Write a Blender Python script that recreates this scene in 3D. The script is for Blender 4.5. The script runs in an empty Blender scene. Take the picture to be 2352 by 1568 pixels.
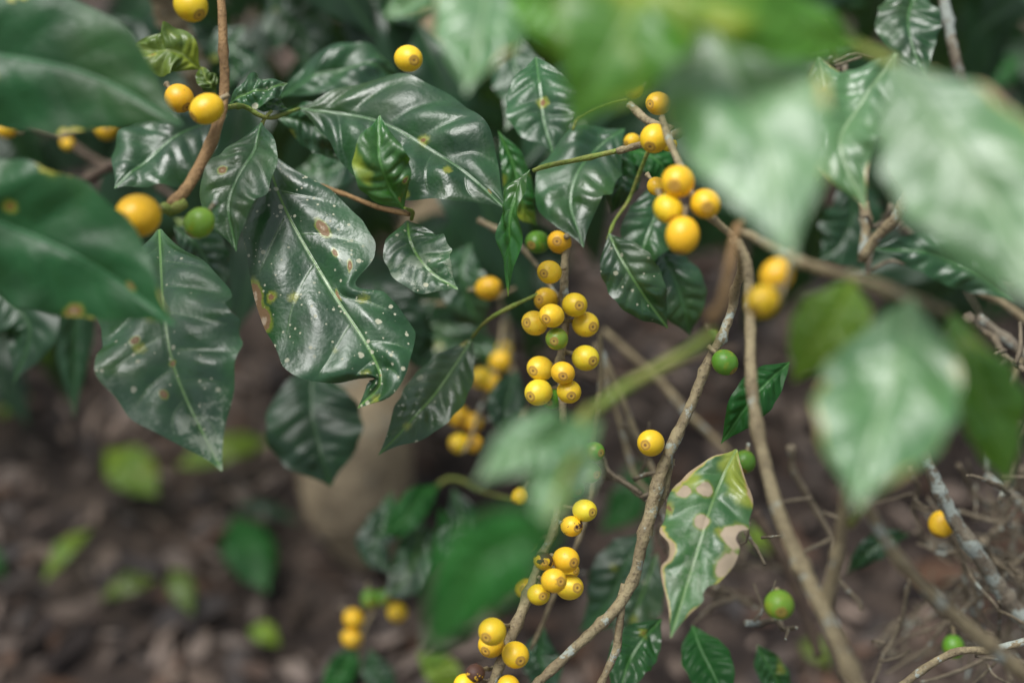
import bpy, math, random
import numpy as np
from mathutils import Vector
random.seed(4); RNG=np.random.default_rng(7)
scene=bpy.context.scene
scene.view_settings.view_transform='Standard'; scene.view_settings.look='None'; scene.view_settings.exposure=0
# ---------------------------------------------------------------- site frame
STN=np.array([0,0,1.25]); FW=np.array([0,.70711,-.70711]); RT=np.array([1.,0,0]); UP=np.array([0,.70711,.70711]); TO=-FW
F=3267.0
def at(x,y,d): return STN+d*(FW+RT*(x-1176)/F+UP*(784-y)/F)
def gdist(y): return 1.25/(.70711*(1-(784-y)/F))
def nrm(v):
    v=np.asarray(v,float); l=np.linalg.norm(v); return v/l if l>1e-9 else v
def basis(a): return nrm(RT*a[0]+UP*a[1]+TO*a[2])
def spline(P,n):
    P=np.asarray(P,float)
    if len(P)==2:
        t=np.linspace(0,1,n)[:,None]; return P[0]*(1-t)+P[1]*t
    Q=np.vstack([2*P[0]-P[1],P,2*P[-1]-P[-2]]); out=[]; m=len(P)-1
    for s in np.linspace(0,m,n):
        i=min(int(s),m-1); f=s-i; a,b,c,d=Q[i:i+4]
        out.append(.5*((2*b)+(-a+c)*f+(2*a-5*b+4*c-d)*f*f+(-a+3*b-3*c+d)*f**3))
    return np.array(out)
# ---------------------------------------------------------------- materials
def newmat(name):
    m=bpy.data.materials.new(name); m.use_nodes=True; nt=m.node_tree; nt.nodes.clear(); return m,nt
class G:
    def __init__(s,nt): s.nt=nt
    def n(s,t,**k):
        x=s.nt.nodes.new(t)
        for a,b in k.items(): setattr(x,a,b)
        return x
    def put(s,sock,v):
        if hasattr(v,'is_output'): s.nt.links.new(v,sock)
        elif v is not None: sock.default_value=v
    def math(s,op,a,b=None,c=None):
        x=s.n('ShaderNodeMath',operation=op); s.put(x.inputs[0],a); s.put(x.inputs[1],b)
        if c is not None: s.put(x.inputs[2],c)
        return x.outputs[0]
    def mr(s,v,a,b,c=0.,d=1.,smooth=True):
        x=s.n('ShaderNodeMapRange'); 
        if smooth: x.interpolation_type='SMOOTHSTEP'
        for i,q in enumerate((v,a,b,c,d)): s.put(x.inputs[i],q)
        return x.outputs[0]
    def mix(s,f,a,b):
        x=s.n('ShaderNodeMix',data_type='RGBA'); s.put(x.inputs[0],f)
        for i,q in ((6,a),(7,b)):
            if isinstance(q,(tuple,list)): q=tuple(q)+((1,) if len(q)==3 else ())
            s.put(x.inputs[i],q)
        return x.outputs[2]
    def noise(s,sc,det=3,vec=None,rough=.55):
        x=s.n('ShaderNodeTexNoise'); x.inputs['Scale'].default_value=sc; x.inputs['Detail'].default_value=det; x.inputs['Roughness'].default_value=rough
        s.put(x.inputs['Vector'],vec if vec is not None else s.obj()); return x.outputs['Fac']
    def voro(s,sc,vec=None):
        x=s.n('ShaderNodeTexVoronoi'); x.inputs['Scale'].default_value=sc; s.put(x.inputs['Vector'],vec if vec is not None else s.obj()); return x
    def obj(s):
        if not hasattr(s,'_o'): s._o=s.n('ShaderNodeTexCoord').outputs['Object']
        return s._o
    def attr(s,name,out='Fac'): 
        return s.n('ShaderNodeAttribute',attribute_name=name).outputs[out]
def leafmat(name,c1,c2,vein=(.16,.30,.06),yellow=0.,spots=0.,brown=0.,edge=0.,rough=.33,trans=.12,dust=0.,spec=.7,tcol=(.25,.5,.03),simple=False,vs=.6,coat=0.,lescore=.95,olive=0.):
    m,nt=newmat(name); g=G(nt)
    rib=g.attr('rib'); vph=g.attr('vph'); uu=g.attr('uu'); rnd=g.attr('rnd'); tt=g.attr('tt')
    col=g.mix(g.mr(g.noise(30,2 if simple else 4),.35,.65),c1,c2)
    col=g.mix(g.math('MULTIPLY',rnd,.45),col,tuple(x*.45 for x in c1))
    if olive>0: col=g.mix(g.math('MULTIPLY',g.mr(g.noise(12,3),.48,.68),olive),col,(.075,.13,.012))
    if yellow>0:
        y=g.mr(g.noise(22,3),.66-.25*yellow,.76-.2*yellow)
        col=g.mix(g.math('MULTIPLY',y,.85),col,(.34,.40,.03))
    vd=g.math('PINGPONG',vph,.5)
    vm=g.math('MULTIPLY',g.mr(vd,.0,.03,1,0),g.mr(uu,.55,.95,.3,0))
    rm=g.mr(rib,.0004,.0009,1,0)
    halo=g.math('MULTIPLY',g.mr(rib,.0,.004,1,0),.15)
    vein_all=g.math('MAXIMUM',g.math('MAXIMUM',vm,rm),halo)
    col=g.mix(g.math('MULTIPLY',vein_all,vs),col,vein)
    if dust>0:
        dn=g.math('MULTIPLY',g.mr(g.noise(110,8,rough=.8),.48,.55),g.mr(g.noise(14,2),.42,.60))
        dn=g.math('MULTIPLY',dn,g.mr(tt,.35,.75,.12,1))
        col=g.mix(g.math('MULTIPLY',dn,dust),col,(.34,.38,.28))
    if simple: rgh=rough
    else: rgh=g.mr(g.noise(45,4),.3,.7,rough-.08,rough+.12)
    if spots>0:
        wob=g.math('MULTIPLY',g.math('SUBTRACT',g.noise(500,2),.5),.16)
        mm=None
        for sc,r0,fr,ch in ((330,.28,.36,0),(190,.27,.32,1),(110,.22,.18,2)):
            v=g.voro(sc); sep=g.n('ShaderNodeSeparateColor'); g.put(sep.inputs[0],v.outputs['Color'])
            rad=g.math('MULTIPLY',sep.outputs[(ch+1)%3],r0)
            dd=g.math('SUBTRACT',g.math('ADD',v.outputs['Distance'],wob),rad)
            k=g.math('MULTIPLY',g.mr(dd,.0,.05,1,0),g.math('GREATER_THAN',sep.outputs[ch],1-fr*spots))
            mm=k if mm is None else g.math('MAXIMUM',mm,k)
        mm=g.math('MULTIPLY',mm,g.mr(g.noise(13,2),.34,.50))
        col=g.mix(g.math('MULTIPLY',mm,.8),col,(.50,.49,.35)); rgh=g.math('MULTIPLY_ADD',mm,.4,rgh)
    if brown>0:
        v=g.voro(70); sep=g.n('ShaderNodeSeparateColor'); g.put(sep.inputs[0],v.outputs['Color'])
        sel=g.math('GREATER_THAN',sep.outputs[2],1-.34*brown)
        dd=g.math('ADD',v.outputs['Distance'],g.math('MULTIPLY',g.math('SUBTRACT',g.noise(170,4,rough=.7),.5),.6))
        col=g.mix(g.math('MULTIPLY',g.math('MULTIPLY',g.mr(dd,.10,.34,1,0),sel),.75),col,(.28,.30,.02))
        b=g.math('MULTIPLY',g.mr(dd,.05,.12,1,0),sel)
        col=g.mix(b,col,(.19,.09,.03)); rgh=g.math('MULTIPLY_ADD',b,.35,rgh)
    if not simple:
        ls=g.math('ADD',g.attr('les'),g.math('MULTIPLY',g.math('SUBTRACT',g.noise(230,5,rough=.75),.5),.55))
        col=g.mix(g.math('MULTIPLY',g.mr(ls,.25,.5),.6),col,(.26,.30,.025))
        b2=g.mr(ls,.50,.60); col=g.mix(g.math('MULTIPLY',b2,.9),col,(.20,.10,.045)); col=g.mix(g.mr(ls,lescore-.1,lescore+.05),col,(.46,.36,.25)); rgh=g.math('MULTIPLY_ADD',b2,.35,rgh)
    if edge>0:
        e=g.math('ADD',uu,g.math('MULTIPLY',g.math('SUBTRACT',g.noise(35,4),.5),1.5))
        col=g.mix(g.mr(e,1.12-.3*edge,1.2-.3*edge),col,(.40,.38,.06))
        e2=g.mr(e,1.2-.3*edge,1.27-.3*edge); col=g.mix(e2,col,(.45,.33,.19)); rgh=g.math('MULTIPLY_ADD',e2,.3,rgh)
    p=g.n('ShaderNodeBsdfPrincipled'); g.put(p.inputs['Base Color'],col); g.put(p.inputs['Roughness'],rgh)
    p.inputs['Specular IOR Level'].default_value=spec
    if not simple:
        h=g.math('ADD',g.math('ADD',g.math('MULTIPLY',g.noise(75,3),1.6),g.math('MULTIPLY',g.noise(420,3),.28)),g.math('MULTIPLY',g.math('MAXIMUM',vm,rm),-.4))
        bp=g.n('ShaderNodeBump'); bp.inputs['Strength'].default_value=.55; bp.inputs['Distance'].default_value=.0012; g.put(bp.inputs['Height'],h)
        g.put(p.inputs['Normal'],bp.outputs[0])
        if coat>0:
            p.inputs['Coat Weight'].default_value=coat; p.inputs['Coat Roughness'].default_value=.3; g.put(p.inputs['Coat Normal'],bp.outputs[0])
    t=g.n('ShaderNodeBsdfTranslucent'); g.put(t.inputs[0],g.mix(.75,col,tcol))
    mx=g.n('ShaderNodeMixShader'); mx.inputs[0].default_value=trans
    nt.links.new(p.outputs[0],mx.inputs[1]); nt.links.new(t.outputs[0],mx.inputs[2])
    o=g.n('ShaderNodeOutputMaterial'); nt.links.new(mx.outputs[0],o.inputs[0]); return m
D1=(.008,.046,.012); D2=(.018,.088,.020)
M={}
M['dark']=leafmat('leaf_dark_glossy',D1,D2,vein=(.06,.18,.04),rough=.37,brown=.2,trans=.06,spec=.75,olive=.25)
M['spot']=leafmat('leaf_speckled',(.010,.050,.015),(.020,.090,.024),vein=(.14,.30,.05),spots=1.,brown=.5,rough=.37,vs=.65,trans=.06,spec=.85,olive=.2)
M['dust']=leafmat('leaf_lichen_dusted',(.010,.054,.014),(.022,.10,.024),vein=(.14,.30,.05),dust=.6,spots=.35,brown=.4,rough=.38,trans=.08,spec=.9,olive=.25)
M['mid']=leafmat('leaf_mid_green',(.010,.085,.014),(.020,.13,.020),vein=(.08,.24,.06),rough=.42,trans=.15,spec=.3)
M['mid2']=leafmat('leaf_deep_green',(.007,.048,.012),(.012,.078,.020),vein=(.05,.18,.07),rough=.42,trans=.10,spec=.35,edge=.12,olive=.15,brown=.1)
M['fore']=leafmat('leaf_young_green',(.07,.24,.02),(.11,.33,.03),vein=(.20,.38,.08),rough=.38,trans=.35,yellow=.45,edge=.15,tcol=(.35,.6,.04))
M['pale']=leafmat('leaf_waxy_painted_sheen',(.08,.21,.075),(.12,.29,.09),vein=(.28,.42,.2),rough=.42,trans=.22,edge=.35,spec=1.,coat=.5,olive=.25)  # waxy leaf; part of the whitish sky sheen is put into its lighter greens
M['yel']=leafmat('leaf_yellow_green',(.16,.32,.02),(.28,.42,.03),vein=(.3,.4,.06),rough=.45,trans=.35,yellow=.4,simple=True)
M['olive']=leafmat('leaf_olive_withering',(.07,.13,.01),(.13,.19,.02),vein=(.2,.26,.05),brown=.5,yellow=.3,rough=.42)
M['sick']=leafmat('leaf_blotched',(.03,.13,.03),(.07,.21,.05),vein=(.18,.33,.08),brown=.8,edge=.85,yellow=.25,rough=.40,trans=.2,dust=.5,spec=.95,lescore=.55,olive=.3)
M['small']=leafmat('leaf_yellow_flecked',(.012,.085,.012),(.02,.13,.018),vein=(.08,.24,.04),yellow=.1,brown=1.,rough=.36,olive=.3)
M['bg']=leafmat('leaf_painted_shade',(.008,.032,.012),(.014,.056,.019),vein=(.04,.11,.03),rough=.42,spec=.5,simple=True)  # canopy shade put into the colour as a darker leaf green
def barkmat(name,c1,c2,c3,sc=1.,lichen=0.):
    m,nt=newmat(name); g=G(nt)
    n1=g.noise(90*sc,5,rough=.7); n2=g.noise(420*sc,3,rough=.7)
    col=g.mix(g.mr(n1,.35,.65),c1,c2); col=g.mix(g.math('MULTIPLY',g.mr(n2,.5,.72),.7),col,c3)
    if lichen>0: col=g.mix(g.math('MULTIPLY',g.mr(g.noise(70*sc,5,rough=.7),.62-.2*lichen,.68-.2*lichen),.85),col,(.36,.41,.36))
    bp=g.n('ShaderNodeBump'); bp.inputs['Strength'].default_value=.8; bp.inputs['Distance'].default_value=.0015/sc
    g.put(bp.inputs['Height'],g.math('ADD',n1,n2))
    p=g.n('ShaderNodeBsdfPrincipled'); g.put(p.inputs['Base Color'],col); p.inputs['Roughness'].default_value=.7; g.put(p.inputs['Normal'],bp.outputs[0])
    o=g.n('ShaderNodeOutputMaterial'); nt.links.new(p.outputs[0],o.inputs[0]); return m
M['bark']=barkmat('bark_tan',(.33,.27,.15),(.20,.155,.085),(.06,.042,.026),lichen=.25)
M['barkor']=barkmat('bark_orange_brown',(.36,.22,.09),(.24,.14,.055),(.08,.045,.02))
M['green']=barkmat('stem_green',(.17,.25,.035),(.26,.27,.06),(.16,.15,.05))
M['lichen']=barkmat('bark_lichen',(.23,.20,.14),(.14,.11,.075),(.05,.04,.03),lichen=.6)
M['twig']=barkmat('bark_twig',(.19,.155,.10),(.12,.095,.06),(.05,.04,.03),lichen=.25)
M['dkbark']=barkmat('bark_dark',(.10,.07,.042),(.065,.042,.028),(.03,.02,.015))
M['trunk']=barkmat('bark_trunk',(.50,.39,.24),(.26,.20,.12),(.14,.105,.065),sc=.22,lichen=.1)
def cherrymat():
    m,nt=newmat('cherry_skin'); g=G(nt)
    base=g.attr('bcol','Color'); tip=g.attr('tip'); dmg=g.attr('dmg')
    col=g.mix(g.math('MULTIPLY',g.mr(g.noise(110,3),.5,.75),.32),base,(.78,.38,.012))
    fl=g.voro(380); sep=g.n('ShaderNodeSeparateColor'); g.put(sep.inputs[0],fl.outputs['Color'])
    col=g.mix(g.math('MULTIPLY',g.math('MULTIPLY',g.mr(fl.outputs['Distance'],.10,.25,1,0),g.math('GREATER_THAN',sep.outputs[0],.86)),.6),col,(.30,.14,.03))
    nz=g.math('MULTIPLY',g.math('SUBTRACT',g.noise(500,2),.5),.14)
    tp=g.math('ADD',tip,nz)
    disc=g.mr(tp,.36,.46,1,0); ring=g.math('MULTIPLY',g.mr(tp,.22,.30),g.mr(tp,.36,.44,1,0)); dot=g.mr(tp,.09,.14,1,0)
    col=g.mix(g.math('MULTIPLY',disc,.6),col,(.50,.28,.06)); col=g.mix(g.math('MULTIPLY',ring,.45),col,(.22,.11,.03)); col=g.mix(g.math('MULTIPLY',dot,.8),col,(.12,.06,.03))
    dm=g.math('GREATER_THAN',g.math('ADD',dmg,g.math('MULTIPLY',g.math('SUBTRACT',g.noise(110,4),.5),1.4)),.5)
    col=g.mix(dm,col,(.07,.03,.018))
    rg=g.math('MULTIPLY_ADD',g.math('MAXIMUM',disc,dm),.25,.40)
    bp=g.n('ShaderNodeBump'); bp.inputs['Strength'].default_value=.3; bp.inputs['Distance'].default_value=.0006; g.put(bp.inputs['Height'],g.math('SUBTRACT',g.noise(300,3),dm))
    p=g.n('ShaderNodeBsdfPrincipled'); g.put(p.inputs['Base Color'],col); g.put(p.inputs['Roughness'],rg); g.put(p.inputs['Normal'],bp.outputs[0])
    p.inputs['Subsurface Weight'].default_value=.2; p.inputs['Subsurface Radius'].default_value=(.004,.002,.0006); p.inputs['Subsurface Scale'].default_value=1.
    o=g.n('ShaderNodeOutputMaterial'); nt.links.new(p.outputs[0],o.inputs[0]); return m
M['cherry']=cherrymat()
# ---------------------------------------------------------------- mesh accumulators
class Buf:
    def __init__(s): s.v=[];s.f=[];s.a={};s.n=0
    def add(s,v,f,**a):
        v=np.asarray(v); s.v.append(v); s.f.extend([tuple(i+s.n for i in q) for q in f]); s.n+=len(v)
        for k,x in a.items(): s.a.setdefault(k,[]).append(np.asarray(x,float))
    def obj(s,name,mat,parent=None,smooth=True):
        me=bpy.data.meshes.new(name); V=np.vstack(s.v); me.from_pydata(V.tolist(),[],s.f)
        for k,x in s.a.items():
            if x[0].ndim==2:
                d=me.attributes.new(k,'FLOAT_COLOR','POINT'); d.data.foreach_set('color',np.vstack(x).ravel())
            else:
                d=me.attributes.new(k,'FLOAT','POINT'); d.data.foreach_set('value',np.concatenate(x))
        if smooth: me.polygons.foreach_set('use_smooth',[True]*len(me.polygons))
        me.materials.append(mat); me.update()
        o=bpy.data.objects.new(name,me); scene.collection.objects.link(o)
        if parent:
            o.parent=parent; o.matrix_parent_inverse=parent.matrix_world.inverted()
        return o
def plant(name,loc):
    e=bpy.data.objects.new(name,None); e.location=loc; e.empty_display_size=.05; scene.collection.objects.link(e)
    bpy.context.view_layer.update(); return e
tk=np.array([0,.04,.12,.25,.38,.5,.62,.74,.83,.9,.95,1]); wk=np.array([.02,.10,.36,.75,.95,1,.95,.75,.50,.24,.10,.0])
td=np.linspace(0,1,401); wd=np.interp(td,tk,wk); ker=np.hanning(41); ker/=ker.sum()
wd=np.convolve(np.pad(wd,20,mode='edge'),ker,'valid'); wd[0]=.02; wd[-1]=0
def leafgeo(buf,pts,w,N=None,fold=.22,curl=.15,wave=.10,puck=.0016,nv=8,res=(80,30),notch=(),seed=0,asym=0.,twist=0.,skew=1.,les=(),rough=.0014,prof=None):
    """prof=(left,right): outline of each half, [(t, fraction of w)]"""
    r=np.random.default_rng(seed+11); nt_,nu=res; t=np.linspace(0,1,nt_+1); C=spline(pts,nt_+1)
    T=np.gradient(C,axis=0); T/=np.linalg.norm(T,axis=1)[:,None]+1e-9
    for _ in range(3): T[1:-1]=(T[:-2]+2*T[1:-1]+T[2:])/4
    u=np.linspace(-1,1,nu+1); hw=np.interp(t**skew,td,wd)*w/2
    if prof:
        kk=np.hanning(7); kk/=kk.sum(); hs=[]
        for pr in prof:
            a=np.array(pr,float); h_=np.interp(t,a[:,0],a[:,1])*w; h_=np.convolve(np.pad(h_,3,mode='edge'),kk,'valid'); h_[-1]=0; hs.append(h_)
    k=r.uniform(2.6,4.2); ph=r.uniform(0,6.28,4); rows=[];rib=[];vp=[];UU=[];LL=[];TT=[]
    au=np.abs(u); sg=np.sign(u); sn=[(r.uniform(2,6),r.uniform(3,11),r.uniform(0,6.28),r.uniform(.4,1)) for _ in range(6)]
    Lm=np.linalg.norm(np.diff(C,axis=0),axis=1).sum()
    nvv=np.cumsum(1+.25*np.sin(6.28*2.3*t+ph[3])); nvv=nvv/nvv[-1]
    for i in range(nt_+1):
        n0=N if N is not None else TO
        if twist: 
            a=twist*(t[i]-.5); S0=nrm(np.cross(T[i],n0)); n0=n0*math.cos(a)+S0*math.sin(a)
        S=nrm(np.cross(T[i],n0)); Nn=nrm(np.cross(S,T[i]))
        h=np.full(nu+1,hw[i])
        for sd,s in ((1,u>0),(-1,u<0)):
            hh=(hs[0 if sd>0 else 1][i] if prof else hw[i])*(1+sd*asym)*(1+.03*math.sin(6.28*k*1.6*t[i]+ph[0]+sd))
            for (q,t0,dep,wid) in notch:
                if q==-sd: hh*=1-dep*math.exp(-((t[i]-t0)/wid)**4)
            h[s]=hh
        x=u*h*math.cos(fold); phz=(nvv[i]-.13*au**1.3)*nv+.3+.22*sg
        sp=np.abs(np.sin(math.pi*phz))
        env=min(1,hw[i]/(w/2)*1.2)
        z=au*h*math.sin(fold)-curl*u*u*h+puck*(sp**1.1)*np.minimum(au*3,1)*(1-au**2.5)*env
        z=z+wave*hw[i]*au**2*np.sin(6.28*k*t[i]+ph[1]+1.7*sg)+.05*hw[i]*au*np.sin(6.28*1.3*t[i]+ph[2]+2*sg)
        z=z+rough*env*sum(a_*np.sin(p_*u+q_*t[i]*1.7+f_) for p_,q_,f_,a_ in sn)*.5
        z=z-.0006*np.exp(-(au*h/.0012)**2)
        rows.append(C[i]+S*x[:,None]+Nn*z[:,None]); rib.append(au*h); vp.append(phz); UU.append(au); TT.append(np.full(nu+1,t[i]))
        le=np.zeros(nu+1)
        for (lu,lt,lr) in les: le=np.maximum(le,np.exp(-(((u-lu)*w/2)**2+((t[i]-lt)*Lm)**2)/lr**2))
        LL.append(le)
    V=np.vstack(rows); W=nu+1
    f=[(i*W+j,(i+1)*W+j,(i+1)*W+j+1,i*W+j+1) for i in range(nt_) for j in range(nu)]
    buf.add(V,f,rib=np.concatenate(rib),vph=np.concatenate(vp),uu=np.concatenate(UU),tt=np.concatenate(TT),les=np.concatenate(LL),rnd=np.full(len(V),r.random()))
def tubegeo(buf,P,R,sides=10,node=.035,kink=1.,seed=0,step=.004,lump=0.):
    r=np.random.default_rng(seed+5); P=np.asarray(P,float); L=np.linalg.norm(np.diff(P,axis=0),axis=1).sum(); n=max(4,int(L/step))
    C=spline(P,n+1); Rr=np.interp(np.linspace(0,1,n+1),np.linspace(0,1,len(R)),R)
    s=np.concatenate([[0],np.cumsum(np.linalg.norm(np.diff(C,axis=0),axis=1))])
    s0=r.uniform(0,node)
    kn=np.arange(s0,s[-1]+node*2,node); kn=kn+r.uniform(-.2,.2,len(kn))*node
    off=r.normal(0,1,(len(kn),3))*.05*node*kink
    C=C+np.stack([np.interp(s,kn,off[:,j]) for j in range(3)],1)
    jit=.05 if not lump else .01
    dk=np.min(np.abs(s[:,None]-kn[None,:]),axis=1); Rr=Rr*(1+.30*np.exp(-(dk/.0028)**2)*(0 if lump else 1))*(1+jit*r.normal(0,1,n+1).clip(-1.5,1.5))
    T=np.gradient(C,axis=0); T/=np.linalg.norm(T,axis=1)[:,None]+1e-9
    a=nrm(np.cross(T[0],[.3,.5,.8])); rows=[]
    th=np.linspace(0,2*math.pi,sides,endpoint=False)
    for i in range(n+1):
        a=nrm(a-T[i]*np.dot(a,T[i])); b=np.cross(T[i],a); q=Rr[i]*(1+(.07 if not lump else .015)*r.normal(0,1,sides).clip(-1.5,1.5))
        if lump: q=q*(1+lump*(np.sin(3*th+s[i]*14)+.8*np.sin(2*th-s[i]*23+1)+.6*np.sin(5*th+s[i]*31+2)+.7*math.sin(s[i]*37)))
        rows.append(C[i]+(a*np.cos(th)[:,None]+b*np.sin(th)[:,None])*q[:,None])
    V=np.vstack(rows+[C[:1],C[-1:]]); f=[]
    for i in range(n):
        for j in range(sides):
            k=(j+1)%sides; f.append((i*sides+j,i*sides+k,(i+1)*sides+k,(i+1)*sides+j))
    e=len(V)
    for j in range(sides):
        k=(j+1)%sides; f.append((e-2,k,j)); f.append((e-1,n*sides+j,n*sides+k))
    buf.add(V,f)
YEL=(.83,.54,.022); YEL2=(.84,.60,.035); GRN=(.10,.26,.02); ORG=(.82,.50,.016)
def cherry(buf,c,r,axis,col,dmg=0.,seed=0,ln=1.12):
    ax=nrm(axis); a=nrm(np.cross(ax,[.31,.2,.9])); b=np.cross(ax,a); nth,nph=24,28; V=[];tp=[]
    q=np.random.default_rng(seed+3); sq=q.uniform(.90,1.0); col=np.clip(np.array(col)*q.uniform(.92,1.06)*np.array([1,q.uniform(.92,1.05),1]),0,.92)
    if q.random()<.3 and col[0]>.5: col=col*np.array([.92,1.04,1.])
    for i in range(nth+1):
        th=math.pi*i/nth; k=1-.06*math.exp(-(th/.26)**2)+.022*math.exp(-((th-.36)/.09)**2)-.05*math.exp(-((math.pi-th)/.3)**2)
        for j in range(nph):
            p=2*math.pi*j/nph; rr=r*k*math.sin(th)*(1+.012*math.cos(2*p))
            V.append(c+ax*(r*ln*k*math.cos(th))+a*rr*math.cos(p)+b*rr*sq*math.sin(p)); tp.append(th)
    f=[(i*nph+j,(i+1)*nph+j,(i+1)*nph+(j+1)%nph,i*nph+(j+1)%nph) for i in range(nth) for j in range(nph)]
    n=len(V); buf.add(V,f,bcol=np.tile(np.append(col,1.),(n,1)),tip=np.array(tp),dmg=np.full(n,dmg))
    return ax
# ---------------------------------------------------------------- plants
pl_main=plant('coffee_plant',(-.18,1.05,0)); pl_right=plant('coffee_plant',(.42,.95,0)); pl_back=plant('coffee_plant',(0.1,1.9,0))
SID=[0]
def L(par,m,pts,w,n=(0,.25,1),**k):
    b=Buf(); SID[0]+=1; P=[at(*p) for p in pts]; d=sum(p[2] for p in pts)/len(pts)
    k.setdefault('seed',SID[0]); leafgeo(b,P,w*d/F,N=basis(n),**k); return b.obj('leaf',M[m],par)
def Bq(par,m,pts,r,name='branch',**k):
    b=Buf(); SID[0]+=1; P=[at(*p) for p in pts]; rr=[r]*len(pts) if not isinstance(r,(list,tuple)) else r
    tubegeo(b,P,[x*p[2]/F for x,p in zip(rr,pts)],seed=SID[0],**k); return b.obj(name,M[m],par)
A=pl_main
L(A,'mid2',[(-330,60,.66),(-60,115,.665),(200,170,.66),(418,285,.65)],330,(-.1,.0,1),wave=.04,puck=.0012,fold=.12)
L(A,'mid2',[(-340,370,.65),(-40,495,.66),(200,600,.66),(405,748,.65)],330,(-.1,-.1,1),wave=.08,fold=.12,puck=.0014,les=((-.1,.82,.003),(.9,.70,.006)))
L(A,'dust',[(365,525,.80),(375,690,.755),(405,860,.735),(510,1082,.725)],345,(.03,.40,1),wave=.10,curl=.18,puck=.0032,nv=7,res=(110,40),notch=((1,.45,.12,.05),(-1,.44,.12,.06)),les=((.0,.62,.0022),(.45,.50,.0035),(.3,.72,.003)))
profL=[(0,.01),(.05,.07),(.1,.16),(.2,.30),(.3,.385),(.4,.47),(.5,.49),(.6,.41),(.68,.26),(.73,.16),(.76,.03),(.79,.07),(.87,.07),(.95,.02),(1,0)]
profR=[(0,.01),(.05,.05),(.1,.13),(.2,.30),(.3,.40),(.36,.38),(.395,.30),(.415,.13),(.435,.14),(.47,.27),(.52,.30),(.6,.29),(.7,.20),(.8,.12),(.9,.05),(1,0)]
L(A,'spot',[(600,325,.815),(655,480,.802),(760,665,.785),(850,805,.771),(872,880,.767),(820,938,.77)],380,(-.06,.40,1),wave=.08,puck=.0034,curl=.12,fold=.10,res=(170,56),nv=7,prof=(profL,profR),
  les=((-.40,.28,.0046),(-.12,.42,.003),(.98,.33,.006),(.97,.38,.006),(-.5,.38,.0025),(.0,.74,.002),(-.35,.34,.0022)),seed=21)
L(A,'dark',[(600,280,.80),(575,360,.785),(525,460,.775),(542,578,.77)],165,(-.25,.2,1),wave=.06,les=((.5,.5,.003),))
L(A,'dark',[(520,262,.87),(430,300,.855),(330,370,.84),(262,432,.83)],215,(-.05,.36,1),curl=.3)
L(A,'dark',[(690,248,.84),(850,275,.83),(1020,360,.805),(1165,480,.79)],300,(-.02,.38,1),puck=.0040,wave=.12,res=(130,46),curl=.25,nv=7,les=((-.1,.9,.002),))
L(A,'dark',[(640,222,.92),(740,170,.91),(850,150,.91),(940,200,.93)],130,(0,.5,1))
L(A,'small',[(928,482,.775),(890,420,.765),(870,350,.76),(872,262,.77)],135,(.0,.1,1),wave=.12,les=((.7,.3,.0025),(.2,.12,.002)))
L(A,'dark',[(635,268,.86),(700,280,.86),(770,320,.86),(835,385,.87)],110,(0,-.2,1))
L(A,'dust',[(935,505,.815),(945,560,.80),(985,620,.785),(1052,664,.78)],155,(-.05,.35,1))
L(A,'dust',[(1088,772,.865),(1030,860,.85),(965,945,.837),(868,1045,.83)],140,(-.04,.42,1),wave=.08,fold=.10)
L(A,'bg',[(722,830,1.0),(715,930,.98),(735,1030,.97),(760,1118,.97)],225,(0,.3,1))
L(A,'small',[(1216,388,.78),(1180,450,.775),(1172,560,.78),(1165,682,.79)],85,(-.9,0,.7),wave=.2)
L(A,'dark',[(1435,295,.87),(1360,350,.855),(1310,450,.835),(1340,568,.82)],190,(-.12,.36,1),curl=.25)
L(A,'dark',[(1390,330,.87),(1425,380,.87),(1425,430,.87),(1405,492,.88)],95,(.3,.1,1))
L(A,'dust',[(1398,535,.83),(1430,600,.82),(1480,680,.82),(1535,755,.83)],130,(-.1,0,1))
L(A,'dark',[(1520,410,.88),(1510,480,.865),(1480,560,.855),(1470,635,.85)],130,(0,.3,1))
L(A,'dark',[(1500,560,.89),(1540,620,.88),(1570,700,.88),(1585,772,.89)],130,(.1,.2,1))
L(A,'mid',[(1440,350,.88),(1480,350,.87),(1520,380,.87),(1550,430,.88)],90,(.1,.3,1))
L(A,'olive',[(462,160,.84),(410,120,.83),(360,115,.83),(300,105,.84)],125,(0,.2,1),wave=.2)
L(A,'olive',[(500,215,.84),(485,195,.83),(470,175,.83),(462,150,.84)],50,(.2,.2,1))
L(A,'dust',[(525,240,.82),(565,215,.81),(610,205,.81),(662,190,.82)],85,(0,.3,1),wave=.2)
L(A,'dust',[(540,235,.83),(590,232,.82),(630,240,.82),(665,250,.83)],50,(0,.5,1),wave=.2)
L(A,'small',[(1145,300,.86),(1180,380,.86),(1200,470,.86),(1235,520,.87)],75,(.3,.2,1))
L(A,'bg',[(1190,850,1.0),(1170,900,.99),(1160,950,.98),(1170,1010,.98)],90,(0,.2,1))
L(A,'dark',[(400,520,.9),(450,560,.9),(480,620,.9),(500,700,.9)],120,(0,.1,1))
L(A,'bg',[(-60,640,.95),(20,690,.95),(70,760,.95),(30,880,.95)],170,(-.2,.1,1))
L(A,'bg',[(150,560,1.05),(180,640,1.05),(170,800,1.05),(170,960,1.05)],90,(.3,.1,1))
L(A,'olive',[(400,500,.95),(440,530,.95),(470,570,.95),(500,610,.95)],60)
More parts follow.
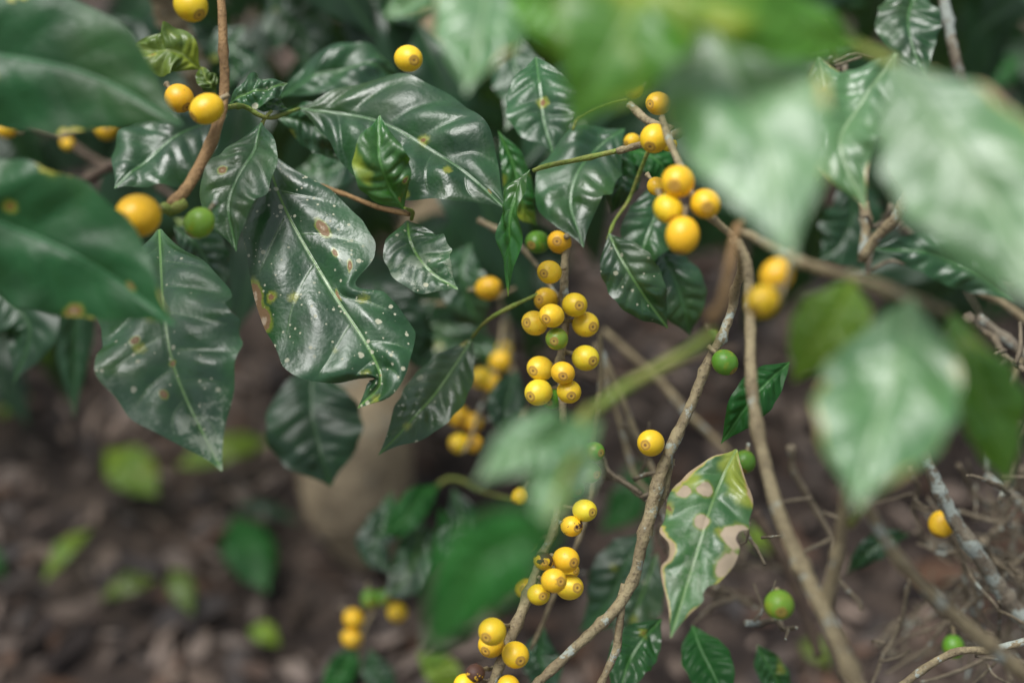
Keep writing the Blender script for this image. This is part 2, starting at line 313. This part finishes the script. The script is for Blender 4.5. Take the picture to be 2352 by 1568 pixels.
for i,(pp,w,m) in enumerate([([(900,1130,1.1),(880,1200,1.08),(860,1260,1.07),(900,1320,1.06)],90,'dark'),([(1010,1110,1.1),(960,1150,1.08),(920,1200,1.07),(870,1230,1.06)],80,'mid'),
  ([(1040,1120,1.1),(1060,1190,1.08),(1050,1250,1.07),(1080,1300,1.06)],90,'dark'),([(960,1180,1.1),(960,1250,1.08),(930,1330,1.06),(880,1370,1.05)],100,'dust'),
  ([(830,1490,1.1),(800,1520,1.1),(770,1560,1.1),(740,1610,1.1)],70,'mid'),
  ([(850,1490,1.1),(860,1530,1.1),(880,1570,1.1),(890,1620,1.1)],70,'dark'),([(1010,1170,1.15),(1030,1230,1.15),(980,1290,1.13),(960,1370,1.12)],90,'mid'),
  ([(960,1500,1.2),(1000,1530,1.2),(1030,1560,1.2),(1050,1600,1.2)],80,'yel'),([(1250,1440,.95),(1240,1500,.95),(1250,1550,.95),(1230,1620,.95)],90,'dark'),
  ([(1170,860,1.1),(1100,800,1.1),(1000,780,1.1),(940,760,1.1)],90,'dark'),([(1000,690,1.0),(960,740,1.0),(960,800,1.0),(990,860,1.0)],90,'bg'),
  ([(840,330,.98),(780,380,.97),(720,400,.97),(660,400,.98)],120,'dark'),([(1080,560,1.0),(1060,620,.99),(1080,700,.99),(1120,760,1.0)],110,'dark'),([(860,650,1.0),(900,700,.99),(930,760,.99),(950,840,1.0)],130,'bg'),
  ([(1180,60,1.0),(1180,140,.99),(1200,220,.98),(1160,300,.97)],130,'dark'),([(620,-20,1.1),(660,40,1.1),(700,80,1.1),(700,160,1.1)],150,'dark'),([(800,-60,1.1),(830,0,1.1),(860,50,1.1),(880,100,1.1)],130,'dark'),
  ([(560,60,1.05),(530,100,1.05),(540,150,1.05),(520,200,1.05)],110,'dark'),([(260,40,1.15),(290,80,1.15),(270,120,1.15),(300,190,1.15)],120,'bg'),([(1290,210,1.0),(1280,260,1.0),(1300,310,1.0),(1250,360,1.0)],100,'dark')]):
    L(A,m,pp,w,(random.uniform(-.3,.1),random.uniform(.2,.6),1))
L(A,'pale',[(1385,965,.53),(1300,1000,.51),(1200,1030,.50),(1090,1110,.49)],150,(-.1,.40,1))
L(A,'pale',[(1330,985,.52),(1310,1050,.51),(1270,1130,.495),(1240,1215,.485)],150,(-.1,.40,1))
L(A,'mid',[(1290,1215,.46),(1180,1255,.45),(1080,1330,.45),(975,1520,.46)],215,(-.2,-.15,1),wave=.04)
Bq(A,'bark',[(1425,330,.90),(1375,410,.88),(1325,500,.85),(1303,560,.83),(1297,660,.825),(1301,760,.82),(1294,860,.815),(1297,1000,.81),(1290,1120,.81),(1258,1240,.805),(1205,1385,.80),(1130,1568,.79),(1085,1660,.79)],[6,7,8,9,10,9,10,9,9,10,12,11,11],node=.02)
Bq(A,'barkor',[(488,-60,.77),(503,60,.77),(512,210,.765),(492,310,.755),(440,430,.745),(395,485,.735)],[9,10,11,13,14,12],node=.04)
Bq(A,'green',[(430,465,.74),(390,480,.735),(372,470,.73)],[12,14,8],node=.01)
Bq(A,'green',[(510,235,.77),(560,232,.80),(620,262,.81),(690,248,.84)],[6,6,5,4],name='twig')
Bq(A,'green',[(600,330,.815),(605,290,.81),(625,265,.81)],[3.5,4,4],name='twig')
Bq(A,'green',[(1215,392,.78),(1250,380,.785),(1340,362,.79),(1430,340,.79)],[5,6,6,6],name='twig')
Bq(A,'bark',[(1430,340,.79),(1490,322,.78),(1560,300,.77),(1680,250,.75)],[7,8,9,9],name='twig')
Bq(A,'bark',[(1440,225,.83),(1480,262,.82),(1540,285,.81)],[9,10,9],name='twig')
Bq(A,'barkor',[(935,498,.81),(870,482,.82),(800,448,.835),(740,425,.85)],[6,6,5,5],name='twig')
Bq(A,'green',[(935,508,.815),(938,492,.80),(925,478,.775)],[4,5,3],name='twig')
Bq(A,'green',[(1240,672,.83),(1150,715,.83),(1108,745,.845),(1085,778,.865)],[4,5,4,3],name='twig')
Bq(A,'bark',[(1100,505,.92),(1170,545,.9),(1240,620,.88),(1290,700,.83)],[7,6,5,5],name='twig')
Bq(A,'green',[(1392,540,.83),(1410,500,.84),(1450,450,.85),(1500,330,.82)],[3,4,4,5],name='twig')
Bq(A,'green',[(1325,300,.84),(1340,270,.84),(1400,240,.84),(1440,230,.83)],[3,3,3,3],name='twig')
Bq(A,'green',[(1370,960,.53),(1310,975,.53),(1350,940,.54),(1450,860,.55),(1570,785,.555),(1635,735,.56)],[8,10,12,13,13,12],node=.06)
Bq(A,'barkor',[(1630,738,.56),(1662,700,.565),(1675,640,.58),(1688,560,.61),(1700,520,.64)],[13,13,11,9,8],node=.04)
Bq(A,'green',[(1330,985,.52),(1335,960,.53),(1350,945,.54)],[8,10,12],name='twig')
Bq(A,'green',[(1290,1215,.46),(1320,1100,.49),(1330,1000,.52)],[7,8,8],name='twig')
Bq(A,'dkbark',[(0,250,1.2),(120,300,1.15),(240,370,1.1),(420,470,1.05)],[10,9,8,7])
Bq(A,'dkbark',[(160,450,.98),(245,385,.97),(350,330,.96)],[10,12,10])
Bq(A,'bark',[(345,-60,1.0),(375,30,1.02),(420,130,1.04),(470,260,1.08)],[38,36,30,26],node=.09)
Bq(A,'bark',[(1140,330,1.3),(1165,500,1.25),(1155,640,1.2),(1180,860,1.1),(1210,980,1.0)],[9,9,8,7,6])
Bq(A,'bark',[(960,700,1.05),(1040,700,1.03),(1120,685,1.0),(1180,660,.98)],[5,5,4,4],name='twig')
Bq(A,'bark',[(1165,740,1.1),(1150,840,1.08),(1100,930,1.05),(1060,1040,1.03)],[5,5,5,4],name='twig')
Bq(A,'green',[(960,1160,1.1),(1030,1100,1.1),(1110,1130,1.08),(1200,1160,1.05)],[5,5,4,4],name='twig')
Bq(A,'bark',[(860,1370,1.1),(850,1400,1.1),(830,1440,1.1),(820,1500,1.1)],[5,5,4,4],name='twig')
tb=at(830,1240,gdist(1240)); 
b=Buf(); tubegeo(b,[tb+[0,0,-.05],tb+[0,.0,.03],at(795,1130,1.50),at(800,1010,1.48),at(860,860,1.5),at(960,650,1.5),at(1010,420,1.5),at(1000,150,1.55),at(960,-200,1.6)],[.032,.045,.062,.060,.040,.032,.028,.027,.026],sides=36,node=.18,seed=5,lump=.045); b.obj('trunk',M['trunk'],A)
# ---------------------------------------------------------------- right plant
R=pl_right
L(R,'pale',[(1130,-160,.60),(1120,-40,.58),(1100,90,.56),(1070,215,.55)],230,(-.2,.4,1))
L(R,'fore',[(1560,-160,.50),(1480,-20,.49),(1400,120,.48),(1310,300,.49)],330,(-.25,.0,1))
L(R,'pale',[(1020,-60,.60),(980,-20,.60),(930,10,.60),(880,40,.60)],90,(0,.3,1))
L(R,'pale',[(1600,-60,.53),(1660,120,.508),(1750,330,.485),(1815,600,.465)],365,(-.22,.38,1),wave=.06,fold=.12)
L(R,'fore',[(1985,110,.50),(1850,70,.49),(1680,20,.48),(1480,-50,.49)],175,(-.2,.1,1))
L(R,'pale',[(2050,140,.515),(2160,290,.495),(2290,480,.475),(2440,740,.455)],360,(-.30,.40,1),wave=.05,fold=.1)
L(R,'pale',[(2095,680,.535),(2065,830,.515),(2010,990,.50),(1965,1170,.49)],320,(-.22,.46,1),wave=.06,fold=.12)
L(R,'fore',[(2180,710,.56),(2240,850,.55),(2290,980,.55),(2320,1120,.56)],180,(.2,.2,1))
L(R,'yel',[(1960,640,.57),(1930,710,.56),(1880,780,.56),(1820,880,.57)],170,(-.2,.2,1))
L(R,'fore',[(1150,-120,.53),(1230,-40,.52),(1290,60,.52),(1340,150,.53)],170,(-.2,.1,1))
L(R,'pale',[(2060,120,.71),(1990,220,.70),(1930,330,.68),(1990,480,.67)],190,(-.2,.35,1))
L(R,'pale',[(1880,130,.73),(1900,220,.715),(1900,320,.70),(1880,420,.69)],150,(-.2,.25,1))
L(R,'dark',[(1230,130,.76),(1240,200,.745),(1250,280,.735),(1270,350,.73)],170,(-.1,.4,1))
L(R,'dark',[(2120,-40,.9),(2090,20,.89),(2090,90,.88),(2130,190,.87)],150,(-.1,.3,1))
L(R,'dark',[(2330,690,.9),(2230,620,.9),(2130,580,.9),(2000,570,.9)],120,(-.2,.1,1))
L(R,'bg',[(1930,400,1.0),(1960,480,1.0),(1930,560,1.0),(1880,600,1.0)],140,(0,.1,1))
L(R,'sick',[(1692,1030,.775),(1645,1130,.76),(1600,1270,.74),(1540,1465,.725)],200,(-.12,.40,1),wave=.16,notch=((1,.55,.2,.04),(-1,.7,.25,.05),(1,.8,.25,.03)),les=((.3,.35,.006),(.1,.52,.005),(-.85,.55,.009),(-.9,.68,.008),(.75,.4,.005)),res=(110,40))
L(R,'dark',[(1500,1215,.98),(1440,1290,.97),(1400,1380,.97),(1330,1450,.98)],140,(-.3,.2,1))
L(R,'dust',[(1510,1270,.95),(1480,1350,.94),(1450,1430,.94),(1420,1500,.95)],110,(.0,.3,1))
L(R,'small',[(1520,1420,.86),(1475,1470,.85),(1440,1530,.84),(1420,1620,.83)],110,(-.1,.3,1))
L(R,'mid',[(1590,1435,.88),(1610,1490,.87),(1640,1550,.86),(1680,1640,.85)],115,(-.1,.4,1))
L(R,'small',[(1740,1480,.9),(1760,1520,.9),(1790,1570,.9),(1820,1620,.9)],70,(0,.3,1))
L(R,'mid',[(1815,830,.80),(1760,880,.79),(1710,940,.79),(1655,1020,.80)],95,(.0,.2,1))
L(R,'bg',[(2090,1225,.98),(2040,1240,.97),(1990,1270,.97),(1940,1320,.98)],60,(0,.1,1))
L(R,'mid',[(1490,1090,1.3),(1450,1140,1.3),(1430,1170,1.3),(1380,1220,1.3)],90,(0,.3,1))
L(R,'mid',[(2352,130,1.5),(2300,160,1.5),(2240,170,1.5),(2180,150,1.5)],90,(0,.3,1))
Bq(R,'bark',[(1690,548,.735),(1700,600,.77),(1690,690,.80),(1640,800,.80),(1592,930,.80),(1528,1070,.795),(1480,1220,.79),(1420,1390,.79),(1330,1490,.785),(1225,1590,.78)],[9,10,11,11,12,14,14,13,12,11],node=.03)
Bq(R,'bark',[(1440,1340,.79),(1425,1410,.79),(1400,1500,.79),(1370,1600,.79)],[8,9,9,8],node=.03)
Bq(R,'bark',[(1530,1050,.80),(1515,1130,.80),(1470,1230,.795)],[10,12,12],node=.02)
Bq(R,'bark',[(1692,542,.72),(1715,600,.72),(1722,700,.72),(1728,870,.71),(1748,1010,.70),(1790,1170,.68),(1865,1330,.66),(1925,1450,.65),(2010,1640,.64)],[10,12,13,14,15,17,19,21,20],node=.06)
Bq(R,'bark',[(1900,1400,.66),(1930,1290,.65),(1945,1160,.64),(1960,1060,.62)],[18,15,12,8],node=.04)
Bq(R,'green',[(1960,1200,.64),(1970,1160,.58),(1975,1130,.52)],[8,7,5],name='twig')
Bq(R,'bark',[(1980,1150,.62),(2050,1270,.63),(2160,1390,.64),(2280,1490,.65),(2420,1600,.66)],[12,14,15,17,18],node=.05)
Bq(R,'lichen',[(2085,960,.84),(2130,1060,.85),(2175,1160,.86),(2250,1270,.87),(2310,1370,.88),(2400,1480,.89)],[10,13,16,18,19,20],node=.05)
Bq(R,'lichen',[(2150,-60,.92),(2175,60,.92),(2205,150,.92),(2235,260,.93)],[12,12,12,11],node=.03)
Bq(R,'green',[(1890,60,.56),(2000,120,.53),(2060,160,.515),(2140,210,.51)],[9,12,13,10],node=.05)
Bq(R,'bark',[(1700,545,.70),(1780,570,.64),(1900,610,.60),(2020,650,.56),(2110,690,.54),(2200,725,.56)],[9,10,12,13,13,9],node=.05)
Bq(R,'bark',[(1690,545,.74),(1640,500,.73),(1600,470,.72),(1560,380,.72),(1520,260,.74)],[9,9,8,8,8],node=.03)
Bq(R,'bark',[(1810,600,.62),(1790,680,.62),(1770,720,.62)],[5,5,4],name='twig')
Bq(R,'bark',[(1370,760,.9),(1374,900,.9),(1370,1010,.89),(1352,1160,.88),(1300,1300,.88),(1220,1480,.9)],[6,7,6,6,5,5])
Bq(R,'bark',[(1385,800,.95),(1430,900,.94),(1470,990,.93),(1520,1100,.92)],[8,8,7,7])
Bq(R,'bark',[(1370,790,1.0),(1420,930,1.0),(1460,1070,1.0),(1520,1150,.98),(1560,1250,.95)],[6,6,6,6,5])
Bq(R,'dkbark',[(1180,790,1.15),(1400,870,1.15),(1560,830,1.15),(1700,800,1.15)],[9,9,8,8])
Bq(R,'bark',[(1380,760,1.1),(1500,870,1.1),(1600,960,1.1),(1680,1040,1.1)],[7,8,8,7])
Bq(R,'bark',[(2095,430,.85),(2060,500,.86),(2020,545,.87),(1985,600,.88)],[12,13,12,11])
Bq(R,'bark',[(1985,470,.9),(1990,530,.9),(1980,600,.9)],[12,12,11])
Bq(R,'lichen',[(2235,730,.9),(2300,780,.9),(2380,840,.9)],[10,11,12])
Bq(R,'bark',[(2240,660,.95),(2310,690,.95),(2380,740,.95)],[9,9,9])
Bq(R,'lichen',[(2260,1090,.95),(2310,1130,.95),(2360,1170,.95),(2430,1200,.95)],[10,11,12,12])
Bq(R,'bark',[(2400,1460,.8),(2290,1490,.8),(2190,1500,.8),(2050,1590,.8)],[9,9,9,9])
Bq(R,'bark',[(2352,820,1.),(2310,900,1.),(2290,960,1.0),(2260,1080,1.)],[7,8,7,6])
Bq(R,'dkbark',[(1740,1180,1.0),(1800,1290,1.0),(1850,1400,1.0),(1880,1500,1.0)],[12,12,11,10])
Bq(R,'dkbark',[(1560,1330,1.1),(1700,1370,1.1),(1780,1410,1.1)],[10,10,9])
rr=random.Random(9)
TW=[((2352,1160),(2170,1420)),((2352,1270),(2040,1545)),((2230,1340),(2352,1300)),((2110,1230),(2200,1240)),((2200,1060),(2352,1230)),((2190,1340),(2060,1450)),((2352,1400),(2330,1180)),((2090,1060),(2110,1230)),
 ((2320,1568),(2352,1330)),((1960,420),(2120,560)),((2040,470),(1990,640)),((2240,1180),(2350,1120)),((1640,1340),(1750,1400)),((1560,1130),(1700,1200)),((2210,1290),(2352,1220)),((2030,1500),(2352,1440)),((1890,60),(1930,200)),((2150,1380),(2300,1330)),
 ((1690,1080),(1760,1290)),((2060,330),(2120,450)),((2210,740),(2352,850)),((1500,1250),(1480,1330)),((2260,1500),(2300,1380)),((2080,590),(2352,640)),((1820,1010),(1960,1400)),
 ((2270,1240),(2220,1568)),((2380,1330),(2240,1568)),((2352,1500),(2120,1568)),((2130,1260),(2330,1290)),((2250,1240),(2400,1380)),((2010,1480),(2240,1360)),((2352,1080),(2240,1290)),((2352,960),(2300,1150)),((2180,1200),(2260,1460)),((1650,1290),(1800,1310)),((1700,1420),(1830,1450)),((1380,1040),(1500,1160)),((1440,980),(1560,1330)),((2100,1340),(1990,1560))]
b=Buf()
for i,(p,q) in enumerate(TW):
    d=rr.uniform(.82,1.06); m=((p[0]+q[0])/2+rr.uniform(-25,25),(p[1]+q[1])/2+rr.uniform(-25,25))
    P=[at(*p,d),at(*m,d+.02),at(*q,d+rr.uniform(-.05,.05))]; r0=rr.uniform(.0012,.0025)
    tubegeo(b,P,[r0*1.3,r0,r0*.7],sides=7,node=.02,kink=2.2,seed=i)
    for s in range(3):
        c=P[0]+(P[2]-P[0])*rr.uniform(.2,.9); e=c+nrm(RNG.normal(0,1,3))*rr.uniform(.015,.05); tubegeo(b,[c,(c+e)/2+RNG.normal(0,.003,3),e],[r0*.7,r0*.55,r0*.4],sides=6,node=.015,kink=2,seed=i*7+s)
b.obj('bare_twigs',M['twig'],R)
# ---------------------------------------------------------------- cherries
Y,Z_,Gc,O=YEL,YEL2,GRN,ORG
main=[(1285,556,28,.83,O,0),(1235,556,28,.86,Gc,0),(1262,625,28,.81,Y,0),(1254,688,28,.835,Y,0),(1320,700,29,.81,Y,0),(1267,725,29,.795,Y,0),(1228,742,30,.815,Z_,0),(1345,745,30,.82,Z_,0),(1279,778,26,.80,(.20,.33,.03),0),
(1345,822,31,.81,Z_,0),(1241,846,31,.815,Z_,0),(1293,856,28,.79,Y,0),(1237,901,31,.81,Z_,0),(1307,899,28,.795,Y,0),(1268,915,25,.82,Gc,0),
(1338,1037,27,.81,Gc,0),(1365,1037,24,.79,Gc,0),(1355,1085,26,.80,Gc,0),(1320,1120,22,.82,Gc,0),(1343,1172,27,.79,Z_,0),(1313,1208,25,.79,Y,.42),(1300,1285,30,.785,Y,0),(1248,1288,23,.78,O,.45),(1272,1333,29,.765,Y,.3),(1237,1365,26,.775,Y,0),(1308,1348,31,.79,Z_,0),(1195,1140,20,.9,Y,0),(1205,1350,25,.86,Y,0),(1210,1245,22,.86,Y,0),
(1131,1450,32,.76,Y,0),(1128,1480,30,.79,Y,0),(1184,1503,31,.775,Y,0),(1092,1545,22,.77,O,.6),(1068,1572,26,.77,Y,0),(1168,1575,26,.77,Y,0),(1310,1310,20,.82,Y,0),
(438,12,38,.74,O,0),(412,226,33,.76,O,0),(475,250,36,.74,O,0),(317,495,50,.69,O,0),(458,512,34,.72,(.20,.38,.03),0),(938,135,32,.76,Y,0),(12,295,24,1.0,O,0),(245,297,25,1.05,O,0),(1122,662,28,.95,O,0),
(1148,830,24,1.08,O,0),(1105,868,25,1.05,O,0),(1130,880,23,1.05,O,0),(1158,800,18,1.1,O,0),(1052,955,26,1.05,O,0),(1087,970,22,1.05,O,0),(1055,1018,24,1.04,O,0),(1087,1018,22,1.04,O,0),
(812,1420,23,1.1,O,0),(808,1465,23,1.1,O,0),(850,1375,21,1.1,Gc,0),(882,1372,20,1.1,Gc,0),(912,1405,23,1.1,O,0),(155,330,14,1.1,O,0)]
right=[(1557,417,38,.70,O,0),(1535,480,34,.70,O,0),(1568,540,39,.69,O,0),(1620,468,35,.70,O,0),(1508,428,22,.78,O,0),(1503,318,33,.76,O,0),(1512,238,28,.78,O,0),(1455,205,20,.9,O,0),(1452,325,19,.85,O,0),(1535,330,20,.8,O,0),
(1785,632,38,.63,O,0),(1752,692,37,.61,O,0),(2163,1203,30,.88,Y,.15),(1790,1388,34,.72,(.20,.40,.03),0),(1665,832,30,.79,Gc,0),(1710,1060,26,.85,Gc,0),(2190,1485,25,.9,Gc,0),(1495,1017,31,.79,Y,.2),(1640,770,12,.9,Gc,0)]
stem=np.array([(1303,560),(1297,660),(1301,760),(1294,860),(1297,1000),(1290,1120),(1258,1240),(1205,1385),(1130,1568)],float)
def cherries(lst,par,nm,seed):
    b=Buf(); st=Buf(); r=np.random.default_rng(seed)
    for i,(x,y,rp,d,c,dm) in enumerate(lst):
        C=at(x,y,d); R_=rp*d/F*1.0
        if 1000<x<1400 and par is pl_main and d<.9:
            sx=np.interp(y,stem[:,1],stem[:,0]); base=at(sx,y-12,.82)
            ax=basis((np.sign(x-sx)*min(1,abs(x-sx)/50)*.7,r.uniform(-.45,.15),r.uniform(.8,1.3)))
        else:
            ax=basis((r.uniform(-.8,.8),r.uniform(-.9,.1),r.uniform(.1,1.))); base=C-ax*(R_*1.1+.006)
        cherry(b,C,R_,ax,c,dm,seed=i+seed,ln=r.uniform(1.04,1.16))
        e=C-ax*R_*.95; tubegeo(st,[e,(e+base)/2-ax*.001,base],[.0012,.0010,.0013],sides=7,node=.01,seed=i,step=.0015)
    b.obj(nm,M['cherry'],par); st.obj('cherry_stalks',M['bark'],par)
cherries(main,pl_main,'coffee_cherries',40); cherries(right,pl_right,'coffee_cherries',90)
# ---------------------------------------------------------------- background shrub foliage
def inreg(x,y):
    if y<300: return 1.
    if x<120: return .8 if y<800 else 0
    if x<620: return .6 if y<560 else 0
    if x<1250: return .9 if y<700 else 0
    if x<1850: return .6 if y<520 else .0
    return .6 if y<620 else .0
bb=Buf(); cnt=0
r=np.random.default_rng(3)
while cnt<620:
    x=r.uniform(-1000,3300); y=r.uniform(-600,850); d=r.uniform(1.05,2.0)
    if r.random()>inreg(x,y): continue
    c=at(x,y,d)
    if c[2]<.08: continue
    dr=nrm([r.normal(0,.7),r.normal(-.2,.5),r.uniform(-1.2,.2)]); ln=r.uniform(.09,.17)
    P=[c,c+dr*ln*.35+[0,0,.008],c+dr*ln*.7,c+dr*ln+[0,0,-.02]]
    leafgeo(bb,P,ln*r.uniform(.36,.46),N=nrm([r.normal(0,.5),-.6+r.normal(0,.4),.9]),res=(20,8),seed=cnt,puck=.002); cnt+=1
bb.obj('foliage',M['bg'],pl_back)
bb=Buf()
for i in range(26):
    x0=r.uniform(-1.8,1.8); y0=r.uniform(1.3,2.6); P=[np.array([x0,y0,0.])]
    h=r.uniform(.8,1.5); P+= [np.array([x0+r.normal(0,.1),y0+r.normal(0,.1),h*.5]),np.array([x0+r.normal(0,.25),y0+r.normal(0,.2),h])]
    tubegeo(bb,P,[.011,.008,.004],sides=8,node=.06,seed=i,step=.012)
bb.obj('stems',M['dkbark'],pl_back)
hedge=Buf()
for i in range(1500):
    x=r.uniform(-6,6); y=r.uniform(2.7,4.6); z=r.uniform(.05,1.9)*(.8+.25*math.sin(x*2.1)+.1*math.sin(x*5)); c=np.array([x,y,z])
    dr=nrm([r.normal(0,.7),r.normal(-.2,.5),r.uniform(-1.2,.3)]); ln=r.uniform(.14,.24)
    leafgeo(hedge,[c,c+dr*ln*.5+[0,0,.01],c+dr*ln],ln*.42,N=nrm([r.normal(0,.5),-.6,.9]),res=(8,4),seed=i)
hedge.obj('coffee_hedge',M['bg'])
# ---------------------------------------------------------------- ground
def gz(x,y): return .012*np.sin(x*7+1)*np.cos(y*6)+.008*np.sin(x*17+y*11)+.004*np.sin(x*41-y*37)
s=np.linspace(-1,1,261); g1=3.0*s+ 297*np.sign(s)*np.abs(s)**9
X,Yg=np.meshgrid(g1,g1+1.0); Zg=gz(X,Yg)*(np.exp(-((X/6)**2+(Yg/6)**2)))-.012
V=np.stack([X.ravel(),Yg.ravel(),Zg.ravel()],1); W=261
b=Buf(); b.add(V,[(i*W+j,i*W+j+1,(i+1)*W+j+1,(i+1)*W+j) for i in range(W-1) for j in range(W-1)])
m,nt=newmat('soil'); g=G(nt)
n1=g.noise(6,4,rough=.65); n2=g.noise(45,4,rough=.75); v=g.voro(60)
col=g.mix(g.mr(n1,.38,.62),(.038,.025,.019),(.13,.094,.07)); col=g.mix(g.mr(n2,.45,.65),col,(.016,.011,.009)); col=g.mix(g.math('MULTIPLY',g.mr(v.outputs['Distance'],.1,.3,1,0),.4),col,(.14,.10,.078))
bp=g.n('ShaderNodeBump'); bp.inputs['Strength'].default_value=1.; bp.inputs['Distance'].default_value=.02; g.put(bp.inputs['Height'],n2)
p=g.n('ShaderNodeBsdfPrincipled'); g.put(p.inputs['Base Color'],col); p.inputs['Roughness'].default_value=.8; g.put(p.inputs['Normal'],bp.outputs[0])
o=g.n('ShaderNodeOutputMaterial'); nt.links.new(p.outputs[0],o.inputs[0]); b.obj('ground',m)
b=Buf(); pal=[(.065,.043,.031),(.11,.077,.056),(.18,.132,.10),(.03,.021,.018),(.23,.17,.132),(.10,.053,.03),(.042,.03,.024)]
for i in range(11000):
    x=r.uniform(-1.5,1.6); y=r.uniform(.45,2.6); l=r.uniform(.005,.026)*(1 if r.random()<.93 else 1.8); w=l*r.uniform(.25,.6); a=r.uniform(0,6.28)
    n=nrm([r.normal(0,.35),r.normal(0,.35),1]); d1=nrm(np.cross(n,[math.cos(a),math.sin(a),0])); d2=np.cross(n,d1)
    c=np.array([x,y,float(gz(x,y))-.008+r.uniform(0,.018)]); cu=l*r.uniform(-.25,.35)
    V=[c-d1*l-d2*w*.3,c-d1*l+d2*w*.3,c-d2*w+n*cu,c+d2*w+n*cu,c+d1*l-d2*w*.2+n*cu*.3,c+d1*l+d2*w*.2]
    patch=.6+.6*(.5+.5*math.sin(x*5.3+2*math.sin(y*4.1))*math.cos(y*6.7+x*2))
    col=np.append(np.array(pal[r.integers(len(pal))])*r.uniform(.7,1.25)*patch,1.)
    b.add(V,[(0,2,3,1),(2,4,5,3)],bcol=np.tile(col,(6,1)))
m,nt=newmat('dead_leaf'); g=G(nt); p=g.n('ShaderNodeBsdfPrincipled'); p.inputs['Roughness'].default_value=.6
g.put(p.inputs['Base Color'],g.attr('bcol','Color'))
o=g.n('ShaderNodeOutputMaterial'); nt.links.new(p.outputs[0],o.inputs[0]); b.obj('leaf_litter',m)
def fallen(x0,y0,x1,y1,w,m):
    A0=at(x0,y0,gdist(y0)); A1=at(x1,y1,gdist(y1)); A0[2]=.02; A1[2]=.022; mid=(A0+A1)/2+[0,0,.012]
    b=Buf(); SID[0]+=1; leafgeo(b,[A0,mid,A1],w*gdist((y0+y1)/2)/F,N=nrm([random.uniform(-.2,.2),-.2,1]),res=(30,14),seed=SID[0],curl=.3); b.obj('fallen_leaf',M[m])
for a in [(250,1060,370,1170,110,'yel'),(410,1100,630,1040,80,'yel'),(540,1210,620,1390,120,'mid'),(400,1330,450,1440,60,'olive'),(110,1360,220,1240,50,'yel'),(10,985,75,930,60,'yel'),(575,1470,650,1510,55,'yel'),(240,1400,370,1360,60,'olive'),(20,1350,-40,1300,60,'mid'),(540,1190,700,1230,40,'bg'),(1700,1240,1760,1300,50,'yel'),(1420,1160,1500,1110,60,'mid'),(1830,1500,1900,1560,60,'olive')]: fallen(*a)
# ---------------------------------------------------------------- light
w=bpy.data.worlds.new("World"); scene.world=w; w.use_nodes=True; nt=w.node_tree; bg=nt.nodes['Background']
sd=nrm([-.25,.10,.95]); el=math.asin(sd[2]); az=math.atan2(sd[0],sd[1])
sk=nt.nodes.new('ShaderNodeTexSky'); sk.sky_type='NISHITA'; sk.sun_disc=False; sk.sun_elevation=el; sk.sun_rotation=az; sk.dust_density=3.
hs=nt.nodes.new('ShaderNodeHueSaturation'); hs.inputs['Saturation'].default_value=.5
nt.links.new(sk.outputs[0],hs.inputs['Color']); nt.links.new(hs.outputs[0],bg.inputs[0]); bg.inputs[1].default_value=.14
l=bpy.data.lights.new('sun','SUN'); l.energy=3.7; l.angle=math.radians(34); l.color=(1,.99,.97); lo=bpy.data.objects.new('sun',l); scene.collection.objects.link(lo)
lo.rotation_euler=Vector(tuple(-sd)).to_track_quat('-Z','Y').to_euler()
# ---------------------------------------------------------------- camera
c=bpy.data.cameras.new('camera'); co=bpy.data.objects.new('camera',c); scene.collection.objects.link(co); scene.camera=co
co.location=tuple(STN); co.rotation_euler=(math.radians(45),0,0); c.lens=50; c.sensor_width=36; c.clip_start=.02; c.clip_end=800
c.dof.use_dof=True; c.dof.focus_distance=.79; c.dof.aperture_fstop=2.2
